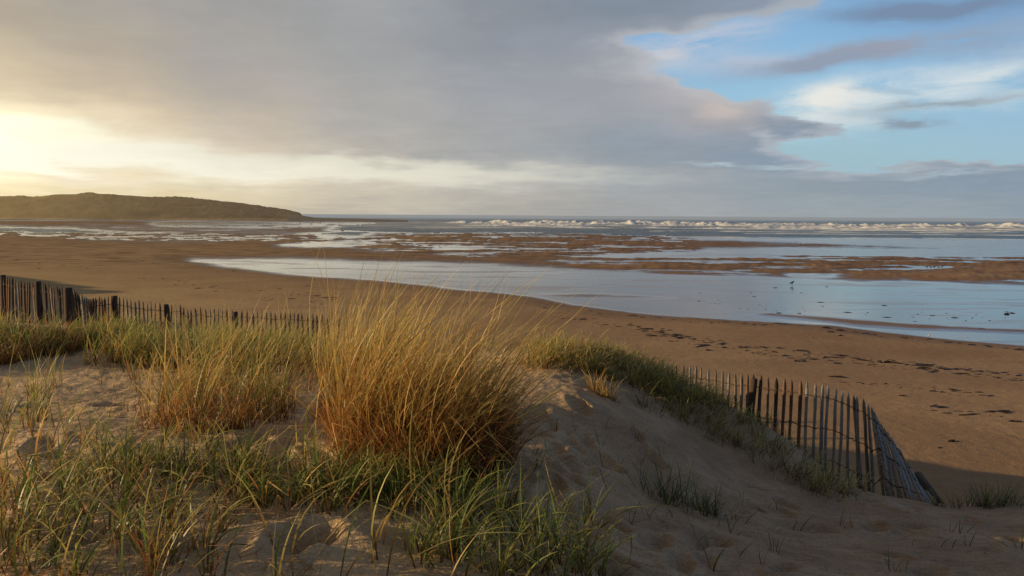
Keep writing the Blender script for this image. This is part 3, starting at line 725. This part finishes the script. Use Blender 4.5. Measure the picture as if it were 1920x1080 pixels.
cover('dune_grass', 'low green and straw dune grass in front of the left fence',
      [(-60,632),(120,640),(220,622),(300,612),(480,618),(620,632),(620,690),(500,690),(380,700),(260,690),(180,655),(60,672),(-60,690)], 700, (12,26), (.03,.12), (.22,.5), {'green': 4, 'olive': 4, 'gold': 1.4, 'rust': .8}, 31, lean=.4, curl=1.3, w=.0040, wind=(.5,.03), nseg=6)
cover('dune_grass', 'rusty short grass on the sand edge at the far left',
      [(-60,630),(120,630),(230,640),(150,665),(60,678),(-60,700)], 260, (10,22), (.03,.1), (.18,.36), {'rust': 5, 'gold': 2, 'olive': 2}, 32, lean=.4, curl=1.0, w=.0034, nseg=5)
cover('dune_grass', 'scattered wiry grass on the bright sand at the lower left',
      [(-60,850),(150,820),(330,900),(470,960),(420,1080),(300,1140),(-60,1140)], 105, (3,8), (.015,.06), (.26,.55), {'green': 3, 'olive': 5, 'rust': 1.5, 'gold': 1}, 33, lean=.45, curl=1.7, w=.0042, wind=(.5,-.02))
cover('dune_grass', 'band of green grass across the middle foreground below the tall tussock',
      [(280,850),(400,850),(560,880),(700,900),(900,920),(1000,960),(860,980),(640,965),(420,945),(300,900)], 120, (6,13), (.02,.08), (.24,.5), {'green': 5, 'olive': 4, 'rust': .8, 'gold': .8, 'dark': 1}, 34, lean=.45, curl=1.9, w=.0044, wind=(.5,-.02))
cover('dune_grass', 'green grass spreading over the dune crest toward the right fence',
      [(985,668),(1010,645),(1080,640),(1180,650),(1240,685),(1300,715),(1400,765),(1330,770),(1230,745),(1150,715),(1080,690),(1010,690)], 270, (8,18), (.03,.13), (.14,.34), {'green': 2.5, 'olive': 5, 'gold': 3}, 35, lean=.55, curl=1.7, w=.0040, wind=(.5,0), nseg=6)
cover('dune_grass', 'dark trailing grass on the shaded slope beside the right fence',
      [(1230,712),(1300,722),(1430,770),(1500,820),(1560,850),(1640,925),(1560,950),(1450,890),(1390,850),(1310,800),(1190,760)], 210, (5,12), (.03,.15), (.16,.40), {'dark': 2, 'green': 3, 'olive': 6, 'gold': 1.5}, 36, lean=.7, curl=1.9, w=.0036, wind=(.5,-.1), nseg=6)
cover('dune_grass', 'thin single stems of grass dotted over the bare sand at the right',
      [(960,760),(1200,800),(1400,900),(1560,980),(1900,1000),(1900,1070),(1300,1070),(1100,960),(990,880)], 60, (1,4), (.01,.04), (.12,.30), {'dark': 5, 'green': 2, 'olive': 1}, 37, lean=.5, curl=1.2, w=.0028)
cover('dune_grass', 'thin dry stems standing in the pale sand at the left',
      [(-20,700),(200,690),(300,720),(560,740),(600,800),(300,860),(-20,860)], 85, (1,5), (.01,.05), (.14,.36), {'olive': 4, 'gold': 2, 'rust': 2, 'green': 2}, 38, lean=.4, curl=1.0, w=.003)
cover('dune_grass', 'long single blades arching over the sand in the foreground',
      [(-40,880),(300,900),(640,960),(1000,960),(1120,1000),(1130,1130),(-40,1140)], 46, (2,5), (.02,.08), (.45,.85), {'olive': 5, 'green': 3, 'gold': 3}, 39, lean=.6, curl=1.3, w=.0050, wind=(.8,-.05), kink=.15)
cover('dune_grass', 'straw-coloured stems bending over the rear of the pale sand',
      [(240,700),(420,700),(620,690),(620,740),(440,790),(260,780)], 60, (4,9), (.02,.08), (.35,.8), {'gold': 5, 'olive': 4, 'rust': 2}, 40, lean=.6, curl=1.1, w=.0042, wind=(.8,-.05), kink=.2)
# dead leaf litter on the sand
def litter(name, label, poly, n, seed):
    r = np.random.default_rng(seed); cs = np.array(scatter(r, poly, n)); N = len(cs); cs[:, 2] = dune_h(cs[:, 0], cs[:, 1])+.008
    cb, cm, ct = pal({'olive': 2, 'rust': 2, 'dark': 2, 'gold': 1}, N, r)
    d = blades(cs, r.uniform(.05, .28, N), np.full(N, 1.5)+r.normal(0, .06, N), r.normal(.0, .12, N), r.uniform(0, 6.28, N), (.02, 0), np.full(N, .002)*r.uniform(.6, 1.5, N), cb, cm, ct, 5, None, r)
    tag(grass_obj(name, [d]), label, 'dead grass', kind='stuff')
litter('dead_grass_litter', 'dead grass stems lying on the lit sand at the left', [(-50,700),(600,760),(620,860),(600,1100),(-50,1100)], 900, 41)
litter('dead_grass_litter', 'dead grass stems lying on the shaded sand at the right', [(1000,760),(1300,800),(1650,960),(1900,960),(1900,1100),(1150,1100),(980,900)], 420, 42)

# tussocks: each plant a thing
def tussock(name, label, u, v, groups, seed, cat='grass tussock'):
    """groups: list of (child name, n tufts, footprint radius px-free metres, blades per tuft, spread, L, palette, kw)"""
    r = np.random.default_rng(seed); c = base_hit(u, v); root = empty(name, (c[0], c[1], float(dune_h(c[0], c[1]))))
    tag(root, label, cat)
    for (cn, nt, rx, ry, nb, sprd, L, mixs, kw) in groups:
        a = r.uniform(0, 6.283, nt); q = np.sqrt(r.random(nt)); hf = kw.pop('hfall', .25)
        ox, oy = kw.pop('off', (0, 0))
        cs = np.stack([c[0]+ox+rx*q*np.cos(a), c[1]+oy+ry*q*np.sin(a)], -1)
        Ls = r.uniform(L[0], L[1], nt)*(1-hf*q)
        grass_obj(cn, [tuft_data(r, cs, r.integers(nb[0], nb[1]+1, nt), np.full(nt, sprd), Ls, mixs, **kw)], root)
    return root
G = dict
tussock('marram_tussock', 'huge golden marram tussock with rusty base leaning right in the wind', 785, 858, [
    ('leaves', 50, .46, .42, (26,40), .08, (.85,1.55), {'gold': 7, 'olive': 1.6, 'rust': .7}, G(lean=.32, curl=.75, w=.0038, wind=(1.0,.02), kink=.12, hfall=.05, outward=.7)),
    ('leaves', 34, .26, .34, (18,30), .08, (.75,1.3), {'gold': 5, 'olive': 4}, G(lean=.25, curl=.45, w=.0036, wind=(.8,.05), kink=.10, hfall=.1, off=(-.55, 1.0))),
    ('dead_base_leaves', 120, .56, .46, (20,30), .07, (.32,.78), {'rust': 6, 'gold': .4}, G(lean=.5, curl=.9, w=.0032, wind=(.25,0), kink=.3, hfall=.1, off=(.04, -.02))),
    ('dead_base_leaves', 26, .34, .30, (12,20), .07, (.22,.50), {'rust': 6, 'gold': .6}, G(lean=.5, curl=.9, w=.0032, wind=(.2,0), kink=.3, hfall=.1, off=(-.55, .95))),
    ('dead_base_leaves', 95, .36, .24, (22,32), .07, (.32,.80), {'umber': 6, 'rust': 2}, G(lean=.5, curl=.8, w=.0034, wind=(.2,0), kink=.25, hfall=.1, off=(.16, -.12))),
    ('arching_leaves', 48, .48, .42, (3,6), .06, (.85,1.45), {'gold': 6, 'olive': 1}, G(lean=.45, curl=2.1, w=.0044, wind=(.8,-.3), kink=.12, hfall=.1))], 51)
tussock('marram_tussock', 'mid-height straw and rust tussock left of the huge golden one', 350, 812, [
    ('leaves', 44, .50, .85, (10,18), .06, (.6,1.25), {'gold': 4, 'olive': 4, 'green': 1.2, 'rust': 1}, G(lean=.4, curl=.9, w=.0038, wind=(.55,.05), kink=.2, off=(.02, .7))),
    ('dead_base_leaves', 40, .40, .6, (10,18), .06, (.22,.5), {'rust': 6, 'gold': 2}, G(lean=.5, curl=.9, w=.0035, wind=(.2,0), kink=.35, off=(.0, .4)))], 52)
tussock('marram_tussock', 'wispy tussock bending right between the left fence and the golden tussock', 470, 700, [
    ('leaves', 36, .95, .6, (9,17), .07, (.6,1.1), {'gold': 4, 'olive': 4, 'green': 1}, G(lean=.4, curl=.9, w=.004, wind=(.85,.05), kink=.18))], 53)
tussock('marram_tussock', 'olive tussock leaning right at the far side of the pale sand under the fence', 250, 690, [
    ('leaves', 22, .6, .4, (8,15), .06, (.4,.75), {'gold': 2, 'olive': 5, 'green': 2, 'rust': 1}, G(lean=.4, curl=1.0, w=.004, wind=(.7,.05), kink=.18))], 63)
tussock('marram_tussock', 'narrow green and straw tuft at the left edge of the pale sand', 35, 800, [
    ('leaves', 11, .2, .35, (6,12), .04, (.42,.78), {'olive': 5, 'green': 3, 'rust': 1}, G(lean=.2, curl=.6, w=.003, wind=(.22,.02), kink=.15))], 54)
tussock('marram_tussock', 'slim straw stalks rising from pale sand beside the left tuft', 85, 735, [
    ('leaves', 7, .16, .3, (4,8), .04, (.38,.62), {'olive': 5, 'gold': 2}, G(lean=.2, curl=.6, w=.003, wind=(.3,.02), kink=.15))], 55)
tussock('marram_tussock', 'lush green tussock at the bottom centre of the foreground', 960, 1040, [
    ('leaves', 44, .50, .42, (8,17), .06, (.30,.62), {'green': 6, 'olive': 3, 'dark': 1.5, 'rust': .4}, G(lean=.45, curl=1.5, w=.0042, wind=(.5,.0), kink=.18)),
    ('arching_leaves', 14, .4, .3, (2,4), .05, (.35,.55), {'green': 5, 'olive': 3}, G(lean=.4, curl=1.9, w=.0045, wind=(.3,-.1), kink=.1))], 56)
tussock('marram_tussock', 'loose green tussock in the lower left corner', 130, 1010, [
    ('leaves', 26, .50, .55, (5,11), .05, (.34,.66), {'green': 4, 'olive': 5, 'rust': 1}, G(lean=.4, curl=1.6, w=.0044, wind=(.55,.0), kink=.22))], 57)
tussock('marram_tussock', 'tangled green tussock just below the straw and rust tussock', 230, 900, [
    ('leaves', 22, .42, .3, (7,12), .05, (.28,.48), {'green': 5, 'olive': 4}, G(lean=.4, curl=1.6, w=.0042, wind=(.5,.0), kink=.22))], 58)
tussock('marram_tussock', 'green tuft growing against the shaded foot of the golden tussock', 720, 930, [
    ('leaves', 34, .5, .2, (12,18), .05, (.28,.42), {'green': 6, 'dark': 2, 'olive': 2}, G(lean=.4, curl=1.3, w=.0034, wind=(.25,-.03), kink=.15))], 59)
tussock('marram_tussock', 'bright yellow-green tuft on the crest just right of the huge golden tussock', 1050, 680, [
    ('leaves', 34, .42, .3, (12,20), .06, (.24,.46), {'gold': 4, 'olive': 4, 'green': 1.5}, G(lean=.45, curl=1.2, w=.0038, wind=(.7,0), kink=.15))], 64)
tussock('marram_tussock', 'small golden tuft hanging below the grassy crest', 1125, 735, [
    ('leaves', 12, .13, .12, (14,22), .05, (.24,.36), {'gold': 5, 'olive': 3, 'rust': 2}, G(lean=.4, curl=1.3, w=.003, wind=(.05,-.1), kink=.15))], 60)
tussock('marram_tussock', 'dark green tuft alone on the shaded sand below the right fence', 1265, 945, [
    ('leaves', 24, .32, .2, (6,11), .05, (.26,.46), {'dark': 6, 'green': 3}, G(lean=.5, curl=.9, w=.003, wind=(.05,0), kink=.1))], 61)
for i, (u, v, nt, rr_, L, lb) in enumerate([
    (1390,985,3,.07,.30,'few tall green blades sprouting right of the dark tuft'),
    (1455,1040,3,.04,.22,'small green sprout arching over a hollow in the sand'),
    (1575,1000,3,.10,.24,'sparse splayed sprout in the middle of the shaded sand'),
    (1735,1010,2,.02,.17,'tiny dry yellow sprout on the open sand at the right'),
    (1680,1078,3,.04,.20,'small dark sprout cut by the bottom edge of the picture'),
    (1915,1040,2,.03,.22,'dark blades at the right edge of the sand'),
    (1440,728,2,.03,.12,'tiny sprout beneath the fence post'),
    (1010,900,4,.08,.20,'short sprout standing right of the golden tussock base')][:8]):
    if i == 6: u, v, lb = 1240, 870, 'tiny pale sprout on the smooth sand slope below the crest'
    tussock('grass_sprout', lb, u, v, [('leaves', nt, rr_, rr_, (2,4), .02, (L*.8, L*1.1), {'olive': 6} if i == 3 else {'dark': 4, 'green': 4}, G(lean=.45, curl=.8, w=.0028, wind=(.08,0), kink=.15))], 70+i, 'grass sprout')
tussock('marram_tussock', 'low dark tuft on the dune edge right of the collapsed fence', 1860, 953, [
    ('leaves', 24, .36, .12, (7,12), .05, (.28,.48), {'dark': 6, 'green': 2}, G(lean=.6, curl=.9, w=.003, wind=(.05,0), kink=.15))], 90)
tussock('grass_sprout', 'short olive sprout touching the end of the fallen post', 1775, 953, [
    ('leaves', 7, .12, .08, (4,7), .03, (.2,.34), {'olive': 4, 'dark': 3}, G(lean=.6, curl=.9, w=.003, wind=(.05,0), kink=.15))], 91, 'grass sprout')

# ------------------------------------------------------------------ WRACK, DRIFTWOOD, BIRDS
def lump(r, x, y, z, sx_, sy_, sz, ang, n=8):
    V = [[0, 0, 1.0]]
    for ring, (rr, hz) in enumerate([(.55, .8), (1.0, .15), (1.05, -.3)]):
        for j in range(n):
            a = 2*math.pi*j/n; q = rr*r.uniform(.6, 1.25); V.append([q*math.cos(a), q*math.sin(a), hz*r.uniform(.5, 1.2)])
    V = np.array(V)*[sx_, sy_, sz]; c, s = math.cos(ang), math.sin(ang)
    V = np.stack([V[:, 0]*c-V[:, 1]*s+x, V[:, 0]*s+V[:, 1]*c+y, V[:, 2]+z], -1)
    Fc = [[0, 1+j, 1+(j+1) % n, 0] for j in range(n)]
    for k in range(2):
        for j in range(n): Fc.append([1+k*n+j, 1+(k+1)*n+j, 1+(k+1)*n+(j+1) % n, 1+k*n+(j+1) % n])
    return V, np.array(Fc)
def lump_obj(name, parts, mat):
    me = bpy.data.meshes.new(name); V = []; Fc = []; n = 0
    for v, f in parts: V += v.tolist(); Fc += [[i+n for i in (q[:3] if q[0] == q[3] else q)] for q in f.tolist()]; n += len(v)
    me.from_pydata(V, [], Fc); me.update(); me.materials.append(mat)
    o = bpy.data.objects.new(name, me); COL.objects.link(o); return o
r = np.random.default_rng(77)
def bz(x, y): return float(beach_h(np.array([x]), np.array([y]))[0])
parts = []
lines = [([(1000,580),(1300,608),(1480,612),(1700,640),(1920,668)],120,5),([(1180,620),(1300,650),(1500,676),(1700,700),(1920,735)],230,7),([(1200,640),(1350,665),(1470,685),(1600,700),(1750,720),(1920,750)],150,5),
   ([(1000,590),(1150,622),(1350,660)],60,10),([(0,460),(120,475),(230,488),(330,500),(450,512)],70,4),([(20,490),(180,510),(300,530),(420,545),(620,590)],90,12),([(250,520),(560,560),(680,570)],90,14),
   ([(1280,560),(1500,585),(1700,590),(1900,600)],45,10),([(1200,530),(1500,555),(1920,590)],22,22),([(1550,740),(1700,770),(1850,790)],36,9),([(1740,830),(1830,840),(1920,848)],18,10)]
for ln, n, sc in lines:
    P_ = np.array(ln, float)
    for k in range(n):
        t = r.random()*(len(P_)-1); i = min(int(t), len(P_)-2); q = P_[i]+(P_[i+1]-P_[i])*(t-i)
        if r.random() < .5: q = q + 0*q
        g = ground(q[0]+r.normal(0, 6), q[1]+r.normal(0, sc*.5), .02)
        s = np.clip(r.lognormal(-3.35, .6), .012, .13)
        parts.append(lump(r, g[0], g[1], max(bz(g[0], g[1]), 0), s*r.uniform(1.2, 3.5), s*r.uniform(.5, 1.2), s*.35, r.normal(.0, .5), 6))
tag(lump_obj('seaweed_wrack', parts, M_WEED), 'dark seaweed scraps strewn in tide lines over the beach', 'seaweed', kind='stuff')
def weed(u, v, wpx, hpx, label, seed):
    r = np.random.default_rng(seed); g = ground(u, v, .25 if v > 800 else .03); d = g[1]; z = max(bz(g[0], g[1]), 0); w = wpx/F*d/2; ps = []
    dep = w*.5
    for k in range(9):
        a = r.uniform(-1, 1)
        ps.append(lump(r, g[0]+a*w*.75, g[1]+r.uniform(-1, 1)*dep*.5, z, w*r.uniform(.2, .42), dep*r.uniform(.25, .6), hpx/F*d*r.uniform(.3, .6), r.normal(0, .5)))
    tag(lump_obj('seaweed_clump', ps, M_WEED), label, 'seaweed')
weed(1783,892,24,7,'thick dark seaweed clump on the sand just beyond the collapsed fence',1)
weed(1760,907,12,4,'small seaweed clump nearest the tip of the fallen post',2)
weed(1500,695,28,5,'long flat seaweed streak in shade above the standing pickets',3)
weed(1655,697,28,8,'double seaweed clump on the lower tide line right of centre',4)
weed(1557,633,14,4,'seaweed clump at the near edge of the shallow water by the brown bar',5)
weed(1575,640,10,4,'round dark clump at the water edge right of its larger neighbour',6)
weed(1886,588,14,5,'dark seaweed clump lying in the wide pool near the right edge',7)
weed(1690,793,22,4,'isolated seaweed strip on the shaded beach behind the fence',8)
weed(1800,828,18,4,'seaweed strip low on the beach at the far right',9)
weed(1900,845,24,6,'dark seaweed patch on the beach at the right border',10)
weed(1330,672,14,5,'seaweed knot in the tide line above the first lit pickets',11)
weed(1428,664,14,3,'thin seaweed streak left on the middle of the beach',12)
g0, g1 = ground(364, 540.5, .05), ground(385, 539.5, .05); mb = MB()
mb.tube([g0, g0+(g1-g0)*.3, g0+(g1-g0)*.7+np.array([0, .05, .02]), g1], [.05, .075, .06, .03], 6)
tag(mb.build('driftwood_log', M_POST), 'short dark driftwood log on the beach beyond the left fence', 'driftwood')
def bird(name, label, u, v, size, mat, facing, group=None, seed=0, beak=None):
    g = ground(u, v, .0); z = max(bz(g[0], g[1]), 0.0); root = empty(name, (g[0], g[1], z)); tag(root, label, 'bird', group)
    s = size; c, q = math.cos(facing), math.sin(facing)
    def T(p): return np.array([g[0]+(p[0]*c-p[1]*q)*s, g[1]+(p[0]*q+p[1]*c)*s, z+p[2]*s])
    mb = MB()   # one continuous body: tail, back, breast, neck, head
    mb.tube([T(p) for p in [(-.62,0,.34),(-.42,0,.40),(-.2,0,.48),(.05,0,.53),(.2,0,.62),(.27,0,.76),(.33,0,.86),(.40,0,.86)]],
            s*np.array([.02,.06,.14,.17,.13,.075,.085,.03]), 8, 1.0)
    place(mb.build('body', mat, smooth=True), root)
    mb = MB(); mb.tube([T((.39,0,.86)), T((.47,0,.84)), T((.56,0,.81))], s*np.array([.03,.022,.006]), 6); place(mb.build('beak', beak or mat), root)
    for k in (-1, 1):
        mb = MB(); mb.tube([T((.02,.07*k,.42)), T((.0,.07*k,.2)), T((.03,.07*k,.02)), T((.14,.07*k,.01))], s*.018, 4); place(mb.build('leg', beak or mat), root)
        mb = MB(); mb.tube([T((.14,.13*k,.56)), T((-.1,.16*k,.52)), T((-.4,.10*k,.42)), T((-.62,.04*k,.36))], s*np.array([.05,.09,.06,.015]), 6, .4); place(mb.build('wing', mat, smooth=True), root)
bird('crow', 'black crow standing alone in the wide pool right of centre', 1485, 535, .38, M_CROW, .3)
for k, (u, v, sc, f) in enumerate([(1738,503,.30,.2),(1745,503.6,.28,2.9),(1752,503,.30,.1),(1760,504,.26,3.0),(1766,503.4,.28,.4)]):
    bird('crow', 'one of the black crows in a close row on the far sandbar', u, v, sc, M_CROW, f, 'row of crows on the far sandbar')
bird('gull', 'white gull nearest the right end of the long far sandbar', 1601, 460, .42, M_GULL, .2, beak=M_BEAK)
bird('gull', 'left one of two white gulls close together on the long far sandbar', 1498, 459, .38, M_GULL, .4, beak=M_BEAK)
bird('gull', 'right one of two white gulls close together on the long far sandbar', 1507, 459, .34, M_GULL, 2.9, beak=M_BEAK)
bird('gull', 'white gull on the shallow water at the near edge of the brown bar', 1742, 634, .16, M_GULL, .3, beak=M_BEAK)
bird('gull', 'white gull on the grey wet flats far left', 354, 439, .5, M_GULL, .3, beak=M_BEAK)
bird('gull', 'white gull on the wet flats below the headland', 394, 438, .5, M_GULL, 2.8, beak=M_BEAK)

# ------------------------------------------------------------------ render settings
scn.view_settings.view_transform = 'Standard'; scn.view_settings.look = 'None'; scn.view_settings.exposure = 0
scn.render.engine = 'CYCLES'; scn.cycles.max_bounces = 5
